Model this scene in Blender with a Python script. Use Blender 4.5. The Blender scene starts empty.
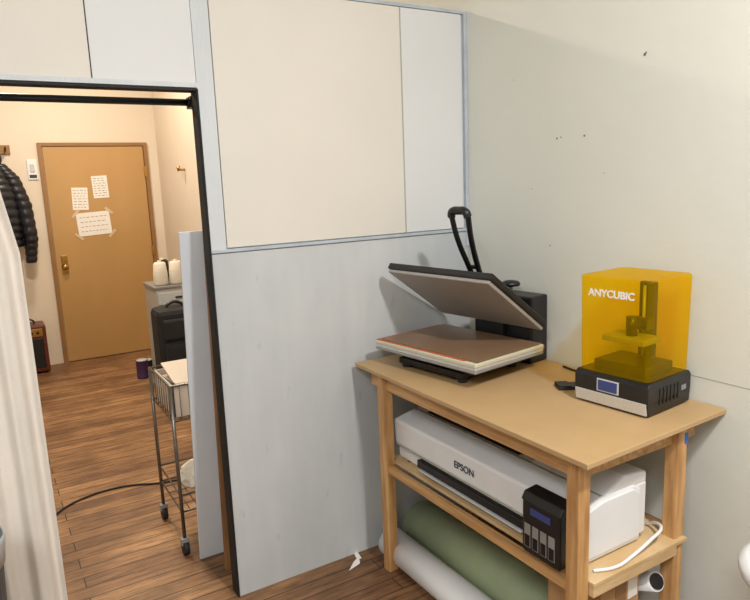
import bpy, bmesh, math, random
from mathutils import Vector, Matrix
random.seed(7)
S=bpy.context.scene
COL=bpy.context.collection
try:
    S.view_settings.view_transform='Standard'
except Exception: pass

# ---------------------------------------------------------------- materials
def lin(c):
    return tuple(((v/255)/12.92 if v/255<=.04045 else ((v/255+.055)/1.055)**2.4) for v in c)
def base(name):
    m=bpy.data.materials.new(name); m.use_nodes=True
    nt=m.node_tree; b=nt.nodes['Principled BSDF']
    return m,nt,b
def mat(name,c,rough=.6,metal=0,var=.06,scale=8,stretch=(1,1,1),bump=0,bscale=60,c2=None,coat=0):
    m,nt,b=base(name)
    N=nt.nodes; L=nt.links
    tc=N.new('ShaderNodeTexCoord'); mp=N.new('ShaderNodeMapping'); mp.inputs['Scale'].default_value=stretch
    L.new(tc.outputs['Object'],mp.inputs['Vector'])
    nz=N.new('ShaderNodeTexNoise'); nz.inputs['Scale'].default_value=scale; nz.inputs['Detail'].default_value=5
    L.new(mp.outputs[0],nz.inputs['Vector'])
    cr=N.new('ShaderNodeValToRGB'); l=lin(c)
    if c2 is None:
        a=tuple(v*(1-var*1.6) for v in l); d=tuple(min(1,v*(1+var)) for v in l)
    else:
        a=lin(c2); d=l
    cr.color_ramp.elements[0].position=.3; cr.color_ramp.elements[1].position=.7
    cr.color_ramp.elements[0].color=(*a,1); cr.color_ramp.elements[1].color=(*d,1)
    L.new(nz.outputs['Fac'],cr.inputs[0]); L.new(cr.outputs[0],b.inputs['Base Color'])
    b.inputs['Roughness'].default_value=rough; b.inputs['Metallic'].default_value=metal
    if coat: b.inputs['Coat Weight'].default_value=coat
    if bump:
        n2=N.new('ShaderNodeTexNoise'); n2.inputs['Scale'].default_value=bscale; n2.inputs['Detail'].default_value=4
        L.new(mp.outputs[0],n2.inputs['Vector'])
        bp=N.new('ShaderNodeBump'); bp.inputs['Strength'].default_value=bump; bp.inputs['Distance'].default_value=.01
        L.new(n2.outputs['Fac'],bp.inputs['Height']); L.new(bp.outputs[0],b.inputs['Normal'])
    return m
def worn_panel(name,c1,c2):
    m,nt,b=base(name); N=nt.nodes; L=nt.links
    tc=N.new('ShaderNodeTexCoord')
    def noise(sc,st,det,lo,hi,ca,cb):
        mp=N.new('ShaderNodeMapping'); mp.inputs['Scale'].default_value=st; L.new(tc.outputs['Object'],mp.inputs['Vector'])
        n=N.new('ShaderNodeTexNoise'); n.inputs['Scale'].default_value=sc; n.inputs['Detail'].default_value=det; L.new(mp.outputs[0],n.inputs['Vector'])
        r=N.new('ShaderNodeValToRGB'); r.color_ramp.elements[0].position=lo; r.color_ramp.elements[1].position=hi
        r.color_ramp.elements[0].color=(*ca,1); r.color_ramp.elements[1].color=(*cb,1); L.new(n.outputs['Fac'],r.inputs[0]); return r,n
    a,_=noise(1.4,(1.3,1,.8),3,.38,.66,lin(c2),lin(c1))
    d,n2=noise(4,(5,1,.8),7,.40,.64,(.965,.97,.975),(1,1,1))
    e,_=noise(22,(1,1,.35),3,.28,.33,(.88,.89,.91),(1,1,1))
    x=N.new('ShaderNodeMixRGB'); x.blend_type='MULTIPLY'; x.inputs[0].default_value=1; L.new(a.outputs[0],x.inputs[1]); L.new(d.outputs[0],x.inputs[2])
    y=N.new('ShaderNodeMixRGB'); y.blend_type='MULTIPLY'; y.inputs[0].default_value=1; L.new(x.outputs[0],y.inputs[1]); L.new(e.outputs[0],y.inputs[2])
    L.new(y.outputs[0],b.inputs['Base Color']); b.inputs['Roughness'].default_value=.5
    bp=N.new('ShaderNodeBump'); bp.inputs['Strength'].default_value=.25; bp.inputs['Distance'].default_value=.006
    L.new(n2.outputs['Fac'],bp.inputs['Height']); L.new(bp.outputs[0],b.inputs['Normal'])
    return m
def wood_floor():
    m,nt,b=base('floor_planks'); N=nt.nodes; L=nt.links
    tc=N.new('ShaderNodeTexCoord')
    br=N.new('ShaderNodeTexBrick'); L.new(tc.outputs['Object'],br.inputs['Vector'])
    br.inputs['Scale'].default_value=1; br.inputs['Brick Width'].default_value=1.7; br.inputs['Row Height'].default_value=.083
    br.inputs['Mortar Size'].default_value=.0028; br.inputs['Mortar Smooth'].default_value=.3; br.offset=.37; br.offset_frequency=2
    br.inputs['Color1'].default_value=(*lin((186,144,100)),1); br.inputs['Color2'].default_value=(*lin((142,104,72)),1)
    br.inputs['Mortar'].default_value=(*lin((40,28,20)),1)
    mp=N.new('ShaderNodeMapping'); mp.inputs['Scale'].default_value=(3.0,26,1); L.new(tc.outputs['Object'],mp.inputs['Vector'])
    g=N.new('ShaderNodeTexNoise'); g.inputs['Scale'].default_value=1.6; g.inputs['Detail'].default_value=9; g.inputs['Roughness'].default_value=.75
    L.new(mp.outputs[0],g.inputs['Vector'])
    r1=N.new('ShaderNodeValToRGB'); r1.color_ramp.elements[0].position=.36; r1.color_ramp.elements[1].position=.61
    r1.color_ramp.elements[0].color=(.30,.26,.235,1); r1.color_ramp.elements[1].color=(1.15,1.12,1.08,1)
    L.new(g.outputs['Fac'],r1.inputs[0])
    mx=N.new('ShaderNodeMixRGB'); mx.blend_type='MULTIPLY'; mx.inputs[0].default_value=.88
    L.new(br.outputs['Color'],mx.inputs[1]); L.new(r1.outputs[0],mx.inputs[2])
    n2=N.new('ShaderNodeTexNoise'); n2.inputs['Scale'].default_value=2.3; n2.inputs['Detail'].default_value=6
    L.new(tc.outputs['Object'],n2.inputs['Vector'])
    r2=N.new('ShaderNodeValToRGB'); r2.color_ramp.elements[0].position=.38; r2.color_ramp.elements[1].position=.6
    r2.color_ramp.elements[0].color=(.56,.52,.50,1); r2.color_ramp.elements[1].color=(1,1,1,1)
    L.new(n2.outputs['Fac'],r2.inputs[0])
    m2=N.new('ShaderNodeMixRGB'); m2.blend_type='MULTIPLY'; m2.inputs[0].default_value=1
    L.new(mx.outputs[0],m2.inputs[1]); L.new(r2.outputs[0],m2.inputs[2])
    L.new(m2.outputs[0],b.inputs['Base Color'])
    b.inputs['Roughness'].default_value=.5
    bp=N.new('ShaderNodeBump'); bp.inputs['Strength'].default_value=.25; bp.inputs['Distance'].default_value=.004
    L.new(g.outputs['Fac'],bp.inputs['Height']); L.new(bp.outputs[0],b.inputs['Normal'])
    return m
def amber():
    m,nt,b=base('amber_acrylic'); N=nt.nodes; L=nt.links
    b.inputs['Base Color'].default_value=(*lin((255,205,10)),1); b.inputs['Roughness'].default_value=.08
    b.inputs['Coat Weight'].default_value=.3
    t=N.new('ShaderNodeBsdfTransparent'); t.inputs[0].default_value=(1,.81,.08,1)
    mx=N.new('ShaderNodeMixShader')
    nz=N.new('ShaderNodeTexNoise'); nz.inputs['Scale'].default_value=3
    mr=N.new('ShaderNodeMapRange'); mr.inputs['To Min'].default_value=.12; mr.inputs['To Max'].default_value=.16
    L.new(nz.outputs['Fac'],mr.inputs['Value']); L.new(mr.outputs[0],mx.inputs[0])
    L.new(t.outputs[0],mx.inputs[1]); L.new(b.outputs[0],mx.inputs[2])
    L.new(mx.outputs[0],N['Material Output'].inputs[0])
    return m
M={}
M['floor']=wood_floor()
M['wallR']=mat('painted_wall',(220,221,212),.75,var=.02,scale=1.5,bump=.15,bscale=18)
M['wallFar']=mat('warm_wall',(230,217,198),.8,var=.03,scale=1.5,bump=.1,bscale=20)
M['blue']=mat('pale_blue_paint',(206,211,215),.6,var=.04,scale=3,stretch=(3,1,.6),bump=.25,bscale=25)
M['bluelow']=worn_panel('worn_pale_paint',(206,209,210),(190,194,197))
M['cream']=mat('cream_panel',(222,217,208),.7,var=.02,scale=2,bump=.1,bscale=20)
M['white2']=mat('white_panel',(219,220,221),.65,var=.02,scale=2)
M['edge']=mat('blue_trim',(184,193,203),.6,var=.08,scale=12)
M['black']=mat('black_plastic',(26,26,28),.38,var=.2,scale=10)
M['blackmetal']=mat('black_metal',(24,24,26),.35,metal=.3,var=.2,scale=10)
M['jamb']=mat('black_jamb',(22,24,28),.7,var=.3,scale=20)
M['door']=mat('tan_door',(188,148,92),.45,var=.05,scale=3,stretch=(1,1,.4))
M['doorframe']=mat('door_frame_brown',(150,110,64),.5,var=.06)
M['brass']=mat('brass',(190,150,80),.3,metal=.9,var=.1)
M['paper']=mat('paper',(238,234,226),.8,var=.02)
M['tape']=mat('tape',(214,190,150),.6,var=.05)
M['btape']=mat('blue_tape',(50,110,190),.6,var=.05)
M['ink']=mat('ink',(70,70,80),.8)
M['seam']=mat('seam_grey',(168,168,156),.8)  # plain grey for panel joints and printer lid lines
M['top']=mat('hardboard_tan',(192,160,116),.5,var=.04,scale=4,c2=(180,148,105))
M['pine']=mat('pine',(214,170,114),.6,scale=5,stretch=(9,9,1.0),c2=(168,120,72))
M['pineH']=mat('pine_rail',(212,170,116),.6,scale=4,stretch=(14,1,14),c2=(172,126,78))
M['ply']=mat('plywood',(222,194,150),.6,scale=3,stretch=(3,2,14),c2=(200,166,118))
M['wht']=mat('white_plastic',(232,233,235),.38,var=.02)
M['lgrey']=mat('light_grey_plastic',(196,198,200),.4,var=.03)
M['grey']=mat('grey_metal',(150,148,146),.45,metal=.2,var=.06)
M['platen']=mat('aluminium_platen',(160,155,150),.4,metal=.1,var=.04)
M['teflon']=mat('brown_teflon',(132,104,80),.35,var=.06,scale=5)
M['pad']=mat('silicone_pad',(202,198,176),.7,var=.04)
M['orange']=mat('orange_edge',(186,96,60),.6)
M['navy']=mat('ink_label_blue',(56,70,130),.4)
M['cyan']=mat('ink_cyan',(20,20,30),.2,c2=(10,10,16))
M['amber']=amber()
M['silver']=mat('brushed_aluminium',(212,212,210),.35,metal=.3,var=.04,stretch=(1,20,20))
M['green']=mat('green_vinyl',(152,164,130),.6,var=.06)
M['rollw']=mat('white_roll',(236,238,240),.5,var=.02)
M['card']=mat('cardboard',(182,142,98),.8,var=.06,scale=12)
M['cardtape']=mat('packing_tape',(150,112,76),.3)
M['curtain']=mat('curtain_cloth',(236,229,220),.9,var=.03,scale=5,bump=.2,bscale=90)
M['jacket']=mat('jacket_nylon',(26,27,34),.38,var=.25,scale=6)
M['suit']=mat('suitcase_fabric',(24,24,28),.7,var=.2,scale=30,bump=.3,bscale=200)
M['cab']=mat('cabinet_grey',(176,172,164),.5,var=.05)
M['chrome']=mat('wire_chrome',(120,116,112),.3,metal=.8,var=.1)
M['bin']=mat('cream_bin',(216,202,186),.5,var=.03)
M['thread']=mat('thread_white',(232,224,208),.9,var=.05,scale=10,stretch=(1,1,30),bump=.4,bscale=20)
M['threadd']=mat('thread_dark',(46,40,40),.9,var=.1,scale=10,stretch=(1,1,30))
M['red']=mat('red_brown_wood',(110,52,34),.4,scale=4,stretch=(2,2,10),c2=(80,36,24))
M['purple']=mat('purple_can',(70,44,84),.4)
M['board']=mat('foam_board',(216,222,230),.5,var=.02)
M['plank']=mat('brown_plank',(160,118,76),.6,scale=3,stretch=(12,12,1.5),c2=(122,84,54))
M['binb']=mat('bin_blue_grey',(96,104,114),.5,var=.1)
M['rubber']=mat('rubber',(34,34,36),.7)
M['scuff']=mat('scuff',(104,102,94),.8)

# ---------------------------------------------------------------- geometry helpers
def newobj(name,bm,m,parent=None,smooth=False):
    me=bpy.data.meshes.new(name); bm.normal_update(); bm.to_mesh(me); bm.free()
    me.materials.append(M[m])
    ob=bpy.data.objects.new(name,me); COL.objects.link(ob)
    if smooth:
        for p in me.polygons: p.use_smooth=True
    if parent: ob.parent=parent
    return ob
def bev(ob,w,seg=2):
    b=ob.modifiers.new('bevel','BEVEL'); b.width=w; b.segments=seg; b.limit_method='ANGLE'; b.angle_limit=math.radians(40)
    return ob
def box(name,x0,x1,y0,y1,z0,z1,m,parent=None,b=0,M4=None):
    bm=bmesh.new(); r=bmesh.ops.create_cube(bm,size=1)
    c=Vector(((x0+x1)/2,(y0+y1)/2,(z0+z1)/2))
    for v in bm.verts: v.co=Vector((v.co.x*abs(x1-x0),v.co.y*abs(y1-y0),v.co.z*abs(z1-z0)))
    if M4 is None:
        for v in bm.verts: v.co+=c
    else:
        for v in bm.verts: v.co=M4@(v.co+c)
    bmesh.ops.recalc_face_normals(bm,faces=bm.faces)
    o=newobj(name,bm,m,parent)
    if b: bev(o,b)
    return o
def cyl(name,a,c,r,m,parent=None,r2=None,seg=24,M4=None,cap=True):
    a=Vector(a); c=Vector(c); d=c-a; bm=bmesh.new()
    bmesh.ops.create_cone(bm,cap_ends=cap,segments=seg,radius1=r,radius2=r if r2 is None else r2,depth=d.length)
    R=d.to_track_quat('Z','Y').to_matrix().to_4x4(); T=Matrix.Translation((a+c)/2)@R
    if M4 is not None: T=M4@T
    bmesh.ops.transform(bm,matrix=T,verts=bm.verts)
    o=newobj(name,bm,m,parent)
    for p in o.data.polygons: p.use_smooth=len(p.vertices)==4
    return o
def tube(name,pts,r,m,parent=None,cyclic=False,M4=None,smooth=True):
    cu=bpy.data.curves.new(name,'CURVE'); cu.dimensions='3D'; cu.bevel_depth=r; cu.bevel_resolution=3; cu.use_fill_caps=True
    pts=[Vector(p) for p in pts]
    if M4 is not None: pts=[M4@p for p in pts]
    if smooth and len(pts)>2:
        s=cu.splines.new('BEZIER'); s.bezier_points.add(len(pts)-1)
        for q,p in zip(s.bezier_points,pts): q.co=p; q.handle_left_type=q.handle_right_type='AUTO'
        s.resolution_u=8
    else:
        s=cu.splines.new('POLY'); s.points.add(len(pts)-1)
        for q,p in zip(s.points,pts): q.co=(*p,1)
    s.use_cyclic_u=cyclic
    t=bpy.data.objects.new(name+'_c',cu); COL.objects.link(t)
    dg=bpy.context.evaluated_depsgraph_get(); me=bpy.data.meshes.new_from_object(t.evaluated_get(dg))
    bpy.data.objects.remove(t); me.materials.clear(); me.materials.append(M[m]); me.name=name
    o=bpy.data.objects.new(name,me); COL.objects.link(o)
    for p in me.polygons: p.use_smooth=True
    if parent: o.parent=parent
    return o
def prism(name,prof,y0,y1,m,parent=None,b=0,axis='y',M4=None):
    bm=bmesh.new()
    def P(a,c,t):
        return {'y':(a,t,c),'x':(t,a,c),'z':(a,c,t)}[axis]
    A=[bm.verts.new(P(a,c,y0)) for a,c in prof]; B=[bm.verts.new(P(a,c,y1)) for a,c in prof]
    n=len(prof); bm.faces.new(A); bm.faces.new(B[::-1])
    for i in range(n): bm.faces.new((A[i],B[i],B[(i+1)%n],A[(i+1)%n]))
    if M4 is not None: bmesh.ops.transform(bm,matrix=M4,verts=bm.verts)
    bmesh.ops.recalc_face_normals(bm,faces=bm.faces)
    o=newobj(name,bm,m,parent)
    if b: bev(o,b)
    return o
def lathe(name,prof,m,parent=None,loc=(0,0,0),seg=28):
    bm=bmesh.new(); rings=[]
    for r,z in prof:
        rings.append([bm.verts.new((loc[0]+r*math.cos(2*math.pi*i/seg),loc[1]+r*math.sin(2*math.pi*i/seg),loc[2]+z)) for i in range(seg)])
    for a,c in zip(rings,rings[1:]):
        for i in range(seg): bm.faces.new((a[i],a[(i+1)%seg],c[(i+1)%seg],c[i]))
    bm.faces.new(rings[0][::-1]); bm.faces.new(rings[-1])
    bmesh.ops.recalc_face_normals(bm,faces=bm.faces)
    return newobj(name,bm,m,parent,True)
def empty(name,loc=(0,0,0),rz=0):
    e=bpy.data.objects.new(name,None); e.location=loc; e.rotation_euler=(0,0,math.radians(rz)); e.empty_display_size=.1
    COL.objects.link(e); return e
def text(name,body,size,loc,m,parent=None,facing='-X',ext=.0008,M4=None,bold=0):
    cu=bpy.data.curves.new(name,'FONT'); cu.body=body; cu.size=size; cu.extrude=ext; cu.align_x='CENTER'; cu.align_y='CENTER'; cu.offset=bold
    t=bpy.data.objects.new(name+'_c',cu); COL.objects.link(t)
    dg=bpy.context.evaluated_depsgraph_get(); me=bpy.data.meshes.new_from_object(t.evaluated_get(dg)); bpy.data.objects.remove(t)
    if facing=='-X': R=Matrix(((0,0,-1,0),(-1,0,0,0),(0,1,0,0),(0,0,0,1)))
    else: R=Matrix(((1,0,0,0),(0,0,-1,0),(0,1,0,0),(0,0,0,1)))
    me.transform(Matrix.Translation(loc)@R); me.materials.clear(); me.materials.append(M[m])
    o=bpy.data.objects.new(name,me); COL.objects.link(o)
    if parent: o.parent=parent
    return o

# ---------------------------------------------------------------- room shell
ZC=3.3
box('floor',-4.2,.1,-4.6,4.62,-.1,0,'floor')
box('ceiling',-4.2,.1,-4.6,4.62,ZC,ZC+.1,'wallR')
box('wall_right',0,.12,-4.6,4.62,0,ZC,'wallR')
box('wall_left',-4.32,-4.2,-4.6,4.62,0,ZC,'wallR')
box('wall_front',-4.2,.1,-4.72,-4.6,0,ZC,'wallR')
box('wall_back',-4.2,0,4.504,4.62,0,ZC,'wallFar')
box('wall_hall',-.27,0,2.6,4.504,0,ZC,'wallFar')
ZT=2.30; W=-1.195; ZH=1.94; T=.055
pw=empty('wall_partition')
box('partition_core',W,0,.004,T,0,ZT,'blue',pw)
box('partition_header_core',-2.6,W,.004,T,ZH,ZT,'blue',pw)
box('partition_left_core',-4.2,-2.6,.004,T,0,ZT,'blue',pw)
box('panel_lower',W+.004,-.002,-.006,.004,0.0,1.365,'bluelow',pw)
box('panel_cream',-1.13,-.345,-.006,.004,1.385,ZT-.010,'cream',pw)
box('panel_white',-.340,-.03,-.005,.004,1.385,ZT-.010,'white2',pw)
box('stile_left',W,-1.135,-.009,.004,1.37,ZT,'blue',pw)
box('stile_right',-.018,-.001,-.012,.004,1.30,ZT,'edge',pw)
box('cap_top',W,-.001,-.010,.004,ZT-.008,ZT+.004,'edge',pw)
box('ledge',W+.002,-.002,-.014,.004,1.368,1.380,'edge',pw,.002)
box('seam_strip',-.3445,-.3395,-.0068,.004,1.383,ZT-.012,'seam',pw)
box('header_cream',-2.6,-1.532,-.006,.004,ZH+.02,ZT,'cream',pw)
box('header_white',-1.528,W-.001,-.005,.004,ZH+.02,ZT,'white2',pw)
box('header_seam',-1.532,-1.528,-.0065,.004,ZH+.02,ZT,'ink',pw)
box('header_trim',-2.6,W,-.009,.004,ZH+.004,ZH+.02,'blue',pw)
jb=empty('trim_1')
box('jamb_face',W-.004,W,-.004,T+.002,0,ZH,'jamb',jb)
box('header_edge',-2.6,W,-.008,T,ZH-.006,ZH+.002,'jamb',jb)
box('jamb_front',W-.003,W+.003,-.010,-.002,0,ZH,'jamb',jb)
rail=empty('curtain_rail')
cyl('pipe',(-2.6,.085,1.905),(W,.085,1.905),.012,'blackmetal',rail)
cyl('flange',(W-.012,.085,1.905),(W-.002,.085,1.905),.016,'blackmetal',rail)
box('flange_plate',W-.006,W+.06,T,.115,1.885,1.925,'blackmetal',rail)
sc=empty('trim_2')
box('wall_seam',-.001,.001,-4.6,-1.0,.948,.950,'seam',sc)
sf=bmesh.new()
for (y,z,r) in [(-.90,1.97,.005),(-.905,1.975,.003),(-.53,1.735,.004),(-.55,1.738,.003),(-.66,1.735,.004),(-.3,1.98,.002),(-.75,1.60,.002),(-.4,1.55,.002),(-.5,1.33,.003)]:
    bmesh.ops.create_circle(sf,cap_ends=True,segments=8,radius=r,matrix=Matrix.Translation((-.001,y,z))@Matrix.Rotation(math.pi/2,4,'Y'))
newobj('wall_scuffs',sf,'scuff',sc)

# ---------------------------------------------------------------- far door
YB=4.504
d=empty('door_1',(-.855,YB,0))
box('frame_left',-.485,-.45,-.03,0,0,2.08,'doorframe',d)
box('frame_right',.45,.485,-.03,0,0,2.08,'doorframe',d)
box('frame_top',-.45,.45,-.03,0,2.05,2.08,'doorframe',d)
box('leaf',-.445,.445,-.02,-.001,.008,2.045,'door',d,.003)
lathe('knob',[(.0,0),(.03,.002),(.03,.008),(.012,.012),(.012,.03),(.026,.04),(.028,.052),(.018,.06),(0.001,.062)],'brass',d)
k=bpy.data.objects['knob']; k.data.transform(Matrix.Translation((-.375,-.02,.93))@Matrix.Rotation(math.pi/2,4,'X'))
box('knob_plate',-.405,-.345,-.026,-.02,.86,1.04,'brass',d,.003)
cyl('deadbolt',(-.375,-.02,1.01),(-.375,-.045,1.01),.022,'brass',d)
for z in (.25,1.02,1.80): 
    box('hinge',.437,.462,-.036,-.02,z-.05,z+.05,'brass',d)
def note(x,z,w,h,tape,rows,rot=0):
    n=empty('paper_note',(x,YB-.022,z)); n.rotation_euler=(0,math.radians(rot),0)
    box('sheet',-w/2,w/2,-.002,0,-h/2,h/2,'paper',n)
    for i in range(rows):
        zz=h/2-h*(i+1)/(rows+1)
        x0=-w*.4
        while x0<w*.36:
            l=random.uniform(.012,.035); box('writing',x0,min(x0+l,w*.4),-.0028,-.002,zz-.002,zz+.002,'ink',n); x0+=l+.012
    if tape:
        for sx,sz in ((-1,1),(1,1),(-1,-1),(1,-1)):
            box('tape',-.045,.045,-.0035,-.0021,-.012,.012,'tape',n,M4=Matrix.Translation((sx*w/2,0,sz*h/2))@Matrix.Rotation(math.radians(45*sx*sz),4,'Y'))
note(-1.03,1.56,.14,.21,False,7,2); note(-.84,1.665,.14,.21,False,8,-2); note(-.93,1.32,.30,.22,True,4,-3)
th=empty('light_switch',(-1.40,YB,1.84))
box('plate',-.04,.04,-.012,0,-.09,.09,'wht',th,.003)
box('rocker',-.018,.018,-.02,-.012,-.02,.05,'lgrey',th,.002)
box('indicator',-.03,.03,-.014,-.012,-.075,-.045,'ink',th)
hk=empty('wall_hook',(-.27,3.55,1.78))
cyl('stem',(0,0,0),(-.05,0,0),.01,'brass',hk); cyl('ball',(-.05,0,-.01),(-.06,0,.03),.016,'brass',hk)

cr=empty('coat_rack',(-1.84,YB,2.02))
box('rail_board',-.30,.28,-.02,0,-.04,.04,'doorframe',cr,.004)
for x in (-.22,.0,.14,.24): tube('hook',[(x,-.02,0),(x,-.07,-.01),(x,-.085,.02)],.007,'blackmetal',cr)
jk=empty('puffer_jacket',(-1.74,YB-.17,0.03))
def loft(name,rings,m,parent,seg=28):
    bm=bmesh.new(); R=[]
    for (cx,cy,z,rx,ry) in rings:
        R.append([bm.verts.new((cx+rx*math.cos(2*math.pi*i/seg),cy+ry*math.sin(2*math.pi*i/seg),z)) for i in range(seg)])
    for a,c in zip(R,R[1:]):
        for i in range(seg): bm.faces.new((a[i],a[(i+1)%seg],c[(i+1)%seg],c[i]))
    bm.faces.new(R[0][::-1]); bm.faces.new(R[-1]); bmesh.ops.recalc_face_normals(bm,faces=bm.faces)
    return newobj(name,bm,m,parent,True)
def quilt(path,n,f=.06):
    out=[]; tot=len(path)-1
    for i in range(n*6+1):
        t=i/(n*6)*tot; k=min(int(t),tot-1); u=t-k
        v=[path[k][j]*(1-u)+path[k+1][j]*u for j in range(5)]
        s=1-f+f*1.3*abs(math.sin(math.pi*i/6))
        out.append((v[0],v[1],v[2],v[3]*s,v[4]*s))
    return out
loft('body',quilt([(0,0,1.13,.19,.10),(0,0,1.35,.20,.11),(0,0,1.62,.19,.11),(0,.02,1.82,.13,.09),(0,.03,1.92,.06,.06)],14),'jacket',jk)
loft('sleeve_1',quilt([(.225,-.01,.98,.045,.05),(.245,-.02,1.2,.06,.065),(.22,-.01,1.5,.068,.07),(.15,.0,1.74,.07,.07),(.07,.01,1.86,.05,.05)],15,.08),'jacket',jk)
loft('sleeve_2',quilt([(-.215,-.01,1.05,.045,.05),(-.235,-.02,1.25,.06,.065),(-.21,-.01,1.5,.068,.07),(-.15,.0,1.72,.07,.07),(-.07,.01,1.84,.05,.05)],15,.08),'jacket',jk)
loft('hood',[(0,.02,1.84,.07,.06),(0,-.02,1.88,.10,.08),(0,-.02,1.93,.10,.07),(0,.04,1.99,.05,.05),(0,.07,2.0,.02,.02)],'jacket',jk)

am=empty('guitar_amplifier',(-1.62,4.33,0))
box('cabinet',-.14,.14,-.13,.13,.02,.45,'red',am,.012)
box('grille',-.11,.11,-.138,-.13,.06,.33,'black',am,.004)
box('panel',-.11,.11,-.138,-.13,.35,.42,'brass',am,.002)
for x in (-.08,-.03,.02,.07): cyl('dial',(x,-.138,.385),(x,-.155,.385),.012,'black',am)
for x in (-.1,.1):
    for y in (-.1,.1): cyl('foot',(x,y,0),(x,y,.025),.015,'rubber',am)
tube('handle',[(-.06,0,.448),(-.05,0,.48),(.05,0,.48),(.06,0,.448)],.008,'black',am)

cb=empty('drawer_cabinet',(-.545,3.25,0)); CH=.84
box('carcass',-.19,.19,-.2,.2,.05,CH-.02,'cab',cb,.004)
box('top_plate',-.20,.20,-.21,.21,CH-.02,CH,'grey',cb,.004)
for i in range(6):
    z=.10+i*.118
    box('drawer_%d'%(i+1),-.175,.175,-.215,-.2,z,z+.10,'lgrey',cb,.004)
    box('pull_%d'%(i+1),-.04,.04,-.225,-.215,z+.045,z+.06,'black',cb,.002)
for x in (-.16,.16):
    for y in (-.17,.17): cyl('foot',(x,y,0),(x,y,.05),.018,'rubber',cb)
def cone(x,y,m):
    e=empty('thread_cone',(x,y,CH))
    lathe('yarn',[(.054,0.004),(.060,.02),(.056,.10),(.048,.18),(.038,.19)],m,e)
    lathe('core',[(.03,0),(.03,.004),(.018,.19),(.016,.205)],'bin',e)
cone(-.665,3.13,'thread'); cone(-.54,3.12,'thread'); cone(-.425,3.16,'threadd'); cone(-.60,3.32,'threadd')

su=empty('suitcase',(-.70,2.62,0))
box('body',-.16,.16,-.13,.13,.045,.74,'suit',su,.04)
box('front_pocket',-.13,.13,-.16,-.12,.09,.48,'suit',su,.02)
box('upper_pocket',-.13,.13,-.155,-.12,.51,.67,'suit',su,.02)
tube('zip',[(-.13,-.162,.49),(0,-.165,.495),(.13,-.162,.49)],.003,'rubber',su)
tube('handle',[(-.06,0,.735),(-.05,0,.76),(.05,0,.76),(.06,0,.735)],.012,'black',su)
for x in (-.12,.12):
    for y in (-.09,.09): cyl('wheel',(x-.015,y,.028),(x+.015,y,.028),.028,'rubber',su)
for (x,y,m,h) in ((-.82,3.46,'purple',.16),(-.75,3.60,'threadd',.12)):
    e=empty('paint_can',(x,y,0)); lathe('can',[(.05,0),(.052,.004),(.05,.01),(.05,h-.01),(.053,h),(.048,h)],m,e)
    lathe('lid',[(.046,h-.004),(.046,h+.004),(.02,h+.006)],'lgrey',e)

ct=empty('wire_cart',(-1.285,.43,0))
X0,X1,Y0,Y1=0,.34,0,.38; R1,R0=.775,.62
legs=[(X0,Y0),(X1,Y0),(X0,Y1),(X1,Y1)]
for i,(x,y) in enumerate(legs):
    cyl('leg_%d'%(i+1),(x,y,.07),(x,y,R1),.008,'chrome',ct)
    cyl('caster_%d'%(i+1),(x-.012,y,.032),(x+.012,y,.032),.032,'rubber',ct)
    box('fork_%d'%(i+1),x-.018,x+.018,y-.014,y+.014,.045,.08,'grey',ct,.004)
for z in (R1,R0,.20,.28):
    tube('rim_%d'%int(z*100),[(X0,Y0,z),(X1,Y0,z),(X1,Y1,z),(X0,Y1,z)],.005,'chrome',ct,True,smooth=False)
for z in (R0,.20):
    for i in range(1,9): cyl('wire',(X0+(X1-X0)*i/9,Y0,z),(X0+(X1-X0)*i/9,Y1,z),.0022,'chrome',ct,seg=6)
    for i in range(1,5): cyl('wire',(X0,Y0+(Y1-Y0)*i/5,z),(X1,Y0+(Y1-Y0)*i/5,z),.0022,'chrome',ct,seg=6)
for i in range(1,9):
    x=X0+(X1-X0)*i/9; y=Y0+(Y1-Y0)*i/9
    cyl('wire',(x,Y0,R0),(x,Y0,R1),.002,'chrome',ct,seg=6); cyl('wire',(X0,y,R0),(X0,y,R1),.002,'chrome',ct,seg=6)
bn=empty('storage_bin',(-1.115,.62,R0+.007))
box('bottom',-.15,.15,-.16,.16,0,.006,'bin',bn)
for n,a in (('side_left',(-.155,-.149,-.165,.165)),('side_right',(.149,.155,-.165,.165)),('side_near',(-.155,.155,-.165,-.159)),('side_far',(-.155,.155,.159,.165))):
    box(n,*a,0,.14,'bin',bn,.001)
for i,(rx,zz) in enumerate(((6,.10),(-5,.125),(11,.15))):
    box('papers_%d'%(i+1),-.13,.12,-.13,.13,-.004,.004,'bin',bn,M4=Matrix.Translation((0,0,zz))@Matrix.Rotation(math.radians(rx),4,'X'))
bs=empty('plastic_bag',(-1.12,.62,.207))
bm=bmesh.new(); bmesh.ops.create_icosphere(bm,subdivisions=3,radius=.11)
for v in bm.verts:
    v.co=Vector((v.co.x*1.1,v.co.y*1.1,(v.co.z+.11)*.6)); v.co+=Vector((random.uniform(-1,1),random.uniform(-1,1),0))*.009
newobj('bag',bm,'paper',bs)
lb=empty('foam_board',(-1.245,.36,0)); lb.rotation_euler=(math.radians(8.2),0,0)
box('sheet',0,.34,-.012,0,0,1.46,'board',lb,.001,M4=Matrix(((1,0,-.012,0),(0,1,0,0),(0,0,1,0),(0,0,0,1))))
lp=empty('wood_plank',(-1.180,.215,0)); lp.rotation_euler=(math.radians(3.6),0,0)
box('board',0,.09,-.02,0,0,1.47,'plank',lp,.002)
tube('power_cable',[(-1.80,.86,.006),(-1.80,1.0,.006),(-1.76,1.14,.006),(-1.62,1.27,.006),(-1.40,1.30,.006),(-1.20,1.22,.006),(-.95,1.18,.006)],.005,'rubber')

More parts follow.
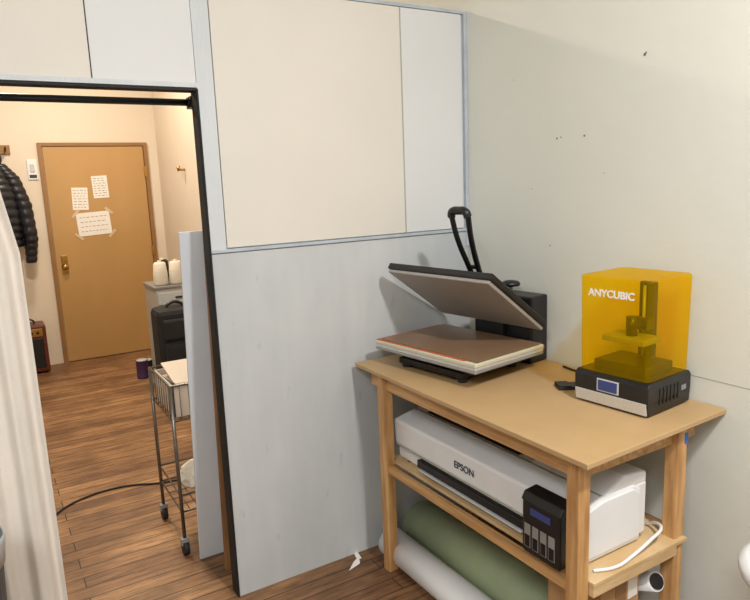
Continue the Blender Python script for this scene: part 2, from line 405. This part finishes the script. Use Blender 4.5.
def curtain():
    bm=bmesh.new(); nx,nz=110,40; V=[]
    for j in range(nz+1):
        t=j/nz; z=.015+t*1.865; row=[]
        xr=-1.79-.005*t-.12*max(0,t-.75)*4*.6; xl=-2.45
        for i in range(nx+1):
            s=i/nx; x=xl+(xr-xl)*s
            y=.10+.022*math.sin(s*40+.9*t)+.006*math.sin(s*97+2*t+1)
            row.append(bm.verts.new((x,y,z)))
        V.append(row)
    for a,c in zip(V,V[1:]):
        for i in range(nx): bm.faces.new((a[i],a[i+1],c[i+1],c[i]))
    o=newobj('curtain',bm,'curtain',None,True)
    s=o.modifiers.new('s','SOLIDIFY'); s.thickness=.003
curtain()
tb=empty('trash_bin',(-2.09,-.2,0))
lathe('bucket',[(.10,0),(.11,.005),(.135,.60),(.14,.605),(.14,.62),(.130,.62),(.105,.03)],'binb',tb)
lathe('liner',[(.128,.54),(.143,.625),(.146,.61),(.139,.54)],'lgrey',tb)

# ---------------------------------------------------------------- workbench
HT=.871
wb=empty('workbench',(0,0,0))
prism('tabletop',[(-.640,-.040),(-.655,-1.258),(-.004,-1.235),(-.016,-.030)],HT-.016,HT,'top',wb,.002,axis='z')
box('apron_front',-.60,-.577,-1.17,-.10,HT-.085,HT-.017,'pineH',wb,.002)
box('apron_back',-.10,-.075,-1.18,-.10,HT-.085,HT-.017,'pineH',wb,.002)
box('apron_end',-.576,-.101,-1.185,-1.16,HT-.085,HT-.017,'pineH',wb,.002)
box('apron_end_far',-.576,-.101,-.205,-.18,HT-.085,HT-.017,'pineH',wb,.002)
for i,(x,y) in enumerate(((-.617,-.215),(-.617,-1.20),(-.195,-1.205),(-.185,-.218))):
    box('leg_%d'%(i+1),x,x+.045,y,y+.045,0,HT-.0165,'pine',wb,.003)
box('tape_mark',-.165,-.150,-1.2062,-1.2048,HT-.085,HT-.05,'btape',wb)
SZ=.482
box('shelf_rail_front',-.605,-.585,-1.155,-.17,SZ-.045,SZ-.012,'pineH',wb,.002)
box('shelf_rail_back',-.13,-.10,-1.155,-.17,SZ-.045,SZ-.012,'pineH',wb,.002)
box('shelf_board',-.571,-.15,-1.218,-.165,SZ-.012,SZ,'ply',wb,.001)
box('shelf_end_rail',-.570,-.197,-1.216,-1.195,SZ-.045,SZ-.013,'ply',wb,.001)
box('shelf_end_rail_far',-.570,-.187,-.19,-.171,SZ-.05,SZ-.013,'ply',wb,.001)

# ---------------------------------------------------------------- heat press
hp=empty('heat_press',(-.352,-.350,HT),8)
for x in (-.13,.15):
    for y in (-.15,.15): cyl('foot',(x,y,0),(x,y,.015),.018,'rubber',hp)
box('base_plate',-.155,.18,-.17,.17,.015,.04,'blackmetal',hp,.004)
box('base_column',-.10,.14,-.09,.09,.04,.062,'blackmetal',hp,.003)
box('platen_lower',-.192,.192,-.27,.27,.062,.074,'grey',hp,.004)
box('platen_edge',-.190,.190,-.268,.268,.074,.084,'silver',hp,.002)
box('silicone_pad',-.192,.192,-.27,.27,.084,.100,'pad',hp,.004)
box('heat_guard',-.188,.170,-.215,.267,.100,.103,'orange',hp,.001)
box('teflon_sheet',-.178,.178,-.266,.245,.103,.107,'teflon',hp,.001)
A=math.radians(35.5)
H=Matrix.Translation((.205,0,.145))@Matrix.Rotation(A,4,'Y')@Matrix.Translation((-.205,0,0))
box('platen_upper_body',-.195,.19,-.272,.27,.010,.036,'black',hp,.005,M4=H)
box('platen_upper_plate',-.188,.186,-.265,.263,-.004,.010,'platen',hp,.003,M4=H)
box('platen_cover_top',-.13,.17,-.20,.20,.036,.056,'blackmetal',hp,.006,M4=H)
box('lift_arm_left',-.06,.24,.045,.065,.05,.085,'blackmetal',hp,.004,M4=H)
box('lift_arm_right',-.06,.24,-.065,-.045,.05,.085,'blackmetal',hp,.004,M4=H)
box('hinge_post',.19,.25,-.075,.075,.0,.19,'blackmetal',hp,.004)
cyl('hinge_pin',(.215,-.09,.16),(.215,.09,.16),.012,'grey',hp)
box('control_box',.215,.320,-.195,.06,.0,.268,'black',hp,.008)
box('control_panel',.208,.216,-.185,-.095,.14,.23,'blackmetal',hp,.002)
cyl('switch',(.27,-.195,.06),(.27,-.205,.06),.015,'orange',hp)
cyl('knob_stem',(.27,-.05,.265),(.27,-.05,.30),.008,'grey',hp)
lathe('pressure_knob',[(.015,.0),(.036,.004),(.038,.014),(.030,.022),(.012,.026)],'black',hp,(.27,-.05,.290))
for s in (-1,1):
    tube('handle_bar_%d'%(1 if s>0 else 2),[(.150,s*.020,.29),(.105,s*.024,.38),(.052,s*.036,.50),(.028,s*.043,.590)],.011,'blackmetal',hp)
tube('handle_grip',[(.028,-.043,.585),(.024,-.036,.604),(.023,0,.610),(.024,.036,.604),(.028,.043,.585)],.016,'black',hp)
box('handle_root',.08,.22,-.035,.035,.215,.30,'blackmetal',hp,.008,M4=Matrix.Translation((.16,0,.24))@Matrix.Rotation(A*1.1,4,'Y')@Matrix.Translation((-.16,0,-.24)))
cyl('handle_cross',(.103,-.032,.385),(.103,.032,.385),.008,'blackmetal',hp)

# ---------------------------------------------------------------- resin 3d printer
rp=empty('resin_printer',(-.160,-1.013,HT),5); rp.scale=(1.03,1.03,1.03)
for x in (-.09,.09):
    for y in (-.09,.09): cyl('foot',(x,y,0),(x,y,.008),.012,'rubber',rp)
prism('base_black',[(-.120,.042),(.116,.042),(.116,.092),(.104,.104),(-.106,.104),(-.120,.092)],-.124,.127,'black',rp,.003)
prism('base_lower',[(-.112,.006),(.112,.006),(.116,.042),(-.120,.042)],-.123,.126,'black',rp,.002)
prism('base_front_silver',[(-.119,.008),(-.112,.008),(-.116,.044),(-.125,.044)],-.119,.122,'silver',rp,.001)
box('display',-.1225,-.120,-.03,.045,.050,.090,'lgrey',rp,.001)
box('display_glass',-.1235,-.1222,-.025,.040,.054,.086,'navy',rp)
for i in range(6): box('vent',-.06+i*.02,-.052+i*.02,-.1255,-.124,.03,.08,'blackmetal',rp)
box('power_port',.06,.085,-.126,-.124,.05,.065,'grey',rp)
box('resin_vat',-.075,.07,-.09,.09,.104,.135,'black',rp,.004)
box('z_tower',.062,.085,-.025,.025,.104,.37,'blackmetal',rp,.003)
cyl('lead_screw',(.05,0,.104),(.05,0,.36),.005,'grey',rp)
box('carriage',.02,.062,-.03,.03,.225,.26,'black',rp,.003)
box('arm',-.02,.03,-.018,.018,.235,.25,'black',rp,.002)
box('build_plate',-.065,.035,-.07,.07,.195,.213,'grey',rp,.003)
cyl('plate_knob',(-.015,0,.213),(-.015,0,.272),.017,'black',rp)
def cover():
    bm=bmesh.new(); c=.012; x,y=.110,.117
    def ring(z,k):
        X,Y=x*k,y*k
        return [bm.verts.new(p) for p in ((-X,-Y+c,z),(-X,Y-c,z),(-X+c,Y,z),(X-c,Y,z),(X,Y-c,z),(X,-Y+c,z),(X-c,-Y,z),(-X+c,-Y,z))]
    a=ring(.105,1.0); b2=ring(.397,1.03); c3=ring(.402,1.01)
    for p,q in ((a,b2),(b2,c3)):
        for i in range(8): bm.faces.new((p[i],p[(i+1)%8],q[(i+1)%8],q[i]))
    bm.faces.new(c3)
    bmesh.ops.recalc_face_normals(bm,faces=bm.faces)
    newobj('cover',bm,'amber',rp)
cover()
text('logo','ANYCUBIC',.031,(-.1155,.008,.352),'wht',rp,bold=.0008)
tube('power_cord',[(-.05,-.62,HT+.006),(-.06,-.70,HT+.006),(-.045,-.80,HT+.006),(-.03,-.875,HT+.006)],.004,'rubber')
ph=empty('black_pouch',(-.215,-.80,HT),-30)
box('body',-.045,.045,-.03,.03,0,.012,'black',ph,.004); box('flap',-.045,.0,-.03,.03,.012,.016,'blackmetal',ph,.002)

# ---------------------------------------------------------------- large format printer on shelf
lf=empty('inkjet_printer',(-.555,-.19,SZ))
for x in (.04,.22):
    for y in (-.06,-.90): cyl('foot',(x,y,0),(x,y,.008),.015,'rubber',lf)
prism('body',[(.02,.006),(.27,.006),(.27,.175),(.235,.195),(.10,.195),(.0,.172),(.004,.070),(.02,.055)],-.96,0,'wht',lf,.008)
box('output_slot',-.002,.05,-.76,-.16,.020,.052,'black',lf,.003)
box('slot_lip',-.012,.01,-.74,-.18,.014,.023,'lgrey',lf,.003)
box('front_line',-.0006,.01,-.95,-.01,.067,.0695,'seam',lf)
box('lid_line',.096,.104,-.95,-.01,.1935,.1962,'seam',lf)
box('panel_black',.11,.21,-.60,-.08,.193,.199,'black',lf,.003)
prism('rear_feeder',[(.20,.18),(.31,.18),(.32,.255),(.25,.24)],-.56,-.05,'black',lf,.006)
cyl('roll_paper',(.24,-.50,.245),(.24,-.10,.245),.026,'black',lf)
prism('right_hood',[(.08,.185),(.30,.185),(.30,.222),(.20,.232)],-.955,-.66,'wht',lf,.008)
box('hood_rear',.25,.30,-.955,-.0,.02,.19,'wht',lf,.006)
box('hood_slot',.13,.17,-.80,-.70,.218,.2305,'black',lf,.002)
prism('side_panel',[(.03,.02),(.262,.02),(.262,.165),(.23,.185),(.10,.185),(.012,.165),(.014,.075)],-.964,-.955,'wht',lf,.004)
box('ink_tank',-.052,.01,-.935,-.785,.0,.170,'black',lf,.006)
prism('tank_cap',[(-.055,.165),(-.04,.19),(.01,.195),(.01,.165)],-.938,-.782,'black',lf,.004)
box('tank_label',-.0535,-.051,-.90,-.82,.128,.150,'navy',lf)
for i in range(4): box('tank_window_%d'%(i+1),-.054,-.051,-.917+i*.032,-.893+i*.032,.02,.095,'grey',lf)
for i in range(4): box('tank_ink_%d'%(i+1),-.0545,-.0535,-.915+i*.032,-.895+i*.032,.022,.06,'cyan',lf)
text('logo','EPSON',.036,(-.0005,-.445,.118),'ink',lf,bold=.0003)
tube('white_cable',[(-.53,-1.18,SZ+.006),(-.47,-1.205,SZ+.008),(-.38,-1.20,SZ+.012),(-.30,-1.20,SZ+.035),(-.24,-1.19,SZ+.045),(-.20,-1.14,SZ+.03),(-.19,-1.10,SZ+.006),(-.18,-1.0,SZ+.006)],.005,'wht')

def roll(name,a,b,r,m,core='card'):
    a=Vector(a); b=Vector(b); e=empty(name,a); dd=b-a
    cyl('sheet',(0,0,0),dd,r,m,e,seg=40)
    n=dd.normalized(); 
    cyl('core_far',-n*.004,n*.02,r*.55,core,e); cyl('core_near',dd-n*.02,dd+n*.004,r*.55,core,e)
roll('vinyl_roll',(-.535,-.10,.064),(-.535,-.96,.064),.063,'rollw','black')
roll('vinyl_roll',(-.370,-.09,.098),(-.370,-.96,.098),.097,'green','card')
bx=empty('cardboard_box',(-.405,-1.075,0),2)
box('carton',-.09,.09,-.10,.10,0,.425,'card',bx,.003)
box('tape_strip',-.025,.025,-.1015,.1015,.05,.4265,'cardtape',bx)
box('label',.035,.08,-.1015,-.10,.33,.40,'paper',bx)
pt=empty('paper_tube',(-.15,-.66,.0))
e0=Vector((0,0,.045)); e1=Vector((-.090,-.52,.345)); nv=(e1-e0).normalized()
cyl('tube',e0,e1,.030,'rollw',pt); cyl('end_cap',e1,e1+nv*.006,.024,'black',pt); cyl('end_cap_lower',e0,e0-nv*.006,.024,'black',pt)

st=empty('plastic_stool',(-.235,-1.615,0))
lathe('seat',[(.02,.565),(.15,.565),(.165,.57),(.17,.585),(.168,.605),(.15,.615),(.02,.617)],'wht',st,seg=40)
for i in range(4):
    a=math.radians(45+90*i); cyl('leg_%d'%(i+1),(.13*math.cos(a),.13*math.sin(a),0),(.10*math.cos(a),.10*math.sin(a),.57),.014,'wht',st)
bm=bmesh.new(); vs=[bm.verts.new(p) for p in ((-.035,-.02,.002),(.03,.0,.002),(.045,.035,.012),(.01,.02,.006))]; bm.faces.new(vs)
o=newobj('paper_scrap',bm,'paper'); o.location=(-.715,-.085,0); o.modifiers.new('s','SOLIDIFY').thickness=.001
bm=bmesh.new(); vs=[bm.verts.new(p) for p in ((-.02,-.03,.002),(.0,-.035,.002),(.012,.03,.004),(-.004,.035,.002))]; bm.faces.new(vs)
o=newobj('paper_scrap',bm,'paper'); o.location=(-.66,-.02,0); o.modifiers.new('s','SOLIDIFY').thickness=.001

# ---------------------------------------------------------------- lights
def area(name,loc,size,power,color,target):
    l=bpy.data.lights.new(name,'AREA'); l.shape='DISK'; l.size=size; l.energy=power; l.color=color
    o=bpy.data.objects.new(name,l); COL.objects.link(o); o.location=loc
    o.rotation_euler=(Vector(target)-Vector(loc)).to_track_quat('-Z','Y').to_euler(); return o
area('ceiling_lamp_and_fill',(-.80,-2.45,2.9),.2,54,(1,.97,.935),(-1.0,-1.8,0))
area('ceiling_lamp_and_fill',(-3.0,-3.0,3.1),1.0,60,(.97,.98,1),(-2.4,-2,0))  # added fill light that lifts the whole room, no real lamp here
area('hall_lamp_and_fill',(-1.5,1.7,3.0),.25,52,(1,.86,.70),(-1.5,1.7,0))
area('hall_lamp_and_fill',(-1.2,3.3,3.1),.35,36,(1,.84,.67),(-1.2,3.3,0))  # second hall light, added to brighten the door; not a real lamp
w=bpy.data.worlds.new('w'); S.world=w; w.use_nodes=True; w.node_tree.nodes['Background'].inputs[0].default_value=(.8,.85,.9,1); w.node_tree.nodes['Background'].inputs[1].default_value=.3

# ---------------------------------------------------------------- camera
ps,thh,ro,f=.5424,.1771,-.0394,650.74
fw=Vector((math.sin(ps)*math.cos(thh),math.cos(ps)*math.cos(thh),-math.sin(thh)))
r0=Vector((math.cos(ps),-math.sin(ps),0)); u0=r0.cross(fw)
r=math.cos(ro)*r0+math.sin(ro)*u0; u=-math.sin(ro)*r0+math.cos(ro)*u0
cd=bpy.data.cameras.new('camera'); cd.sensor_width=36; cd.lens=f/750*36; cd.clip_start=.05
co=bpy.data.objects.new('camera',cd); COL.objects.link(co)
co.matrix_world=Matrix(((r.x,u.x,-fw.x,-1.9028),(r.y,u.y,-fw.y,-2.3153),(r.z,u.z,-fw.z,1.5952),(0,0,0,1)))
S.camera=co
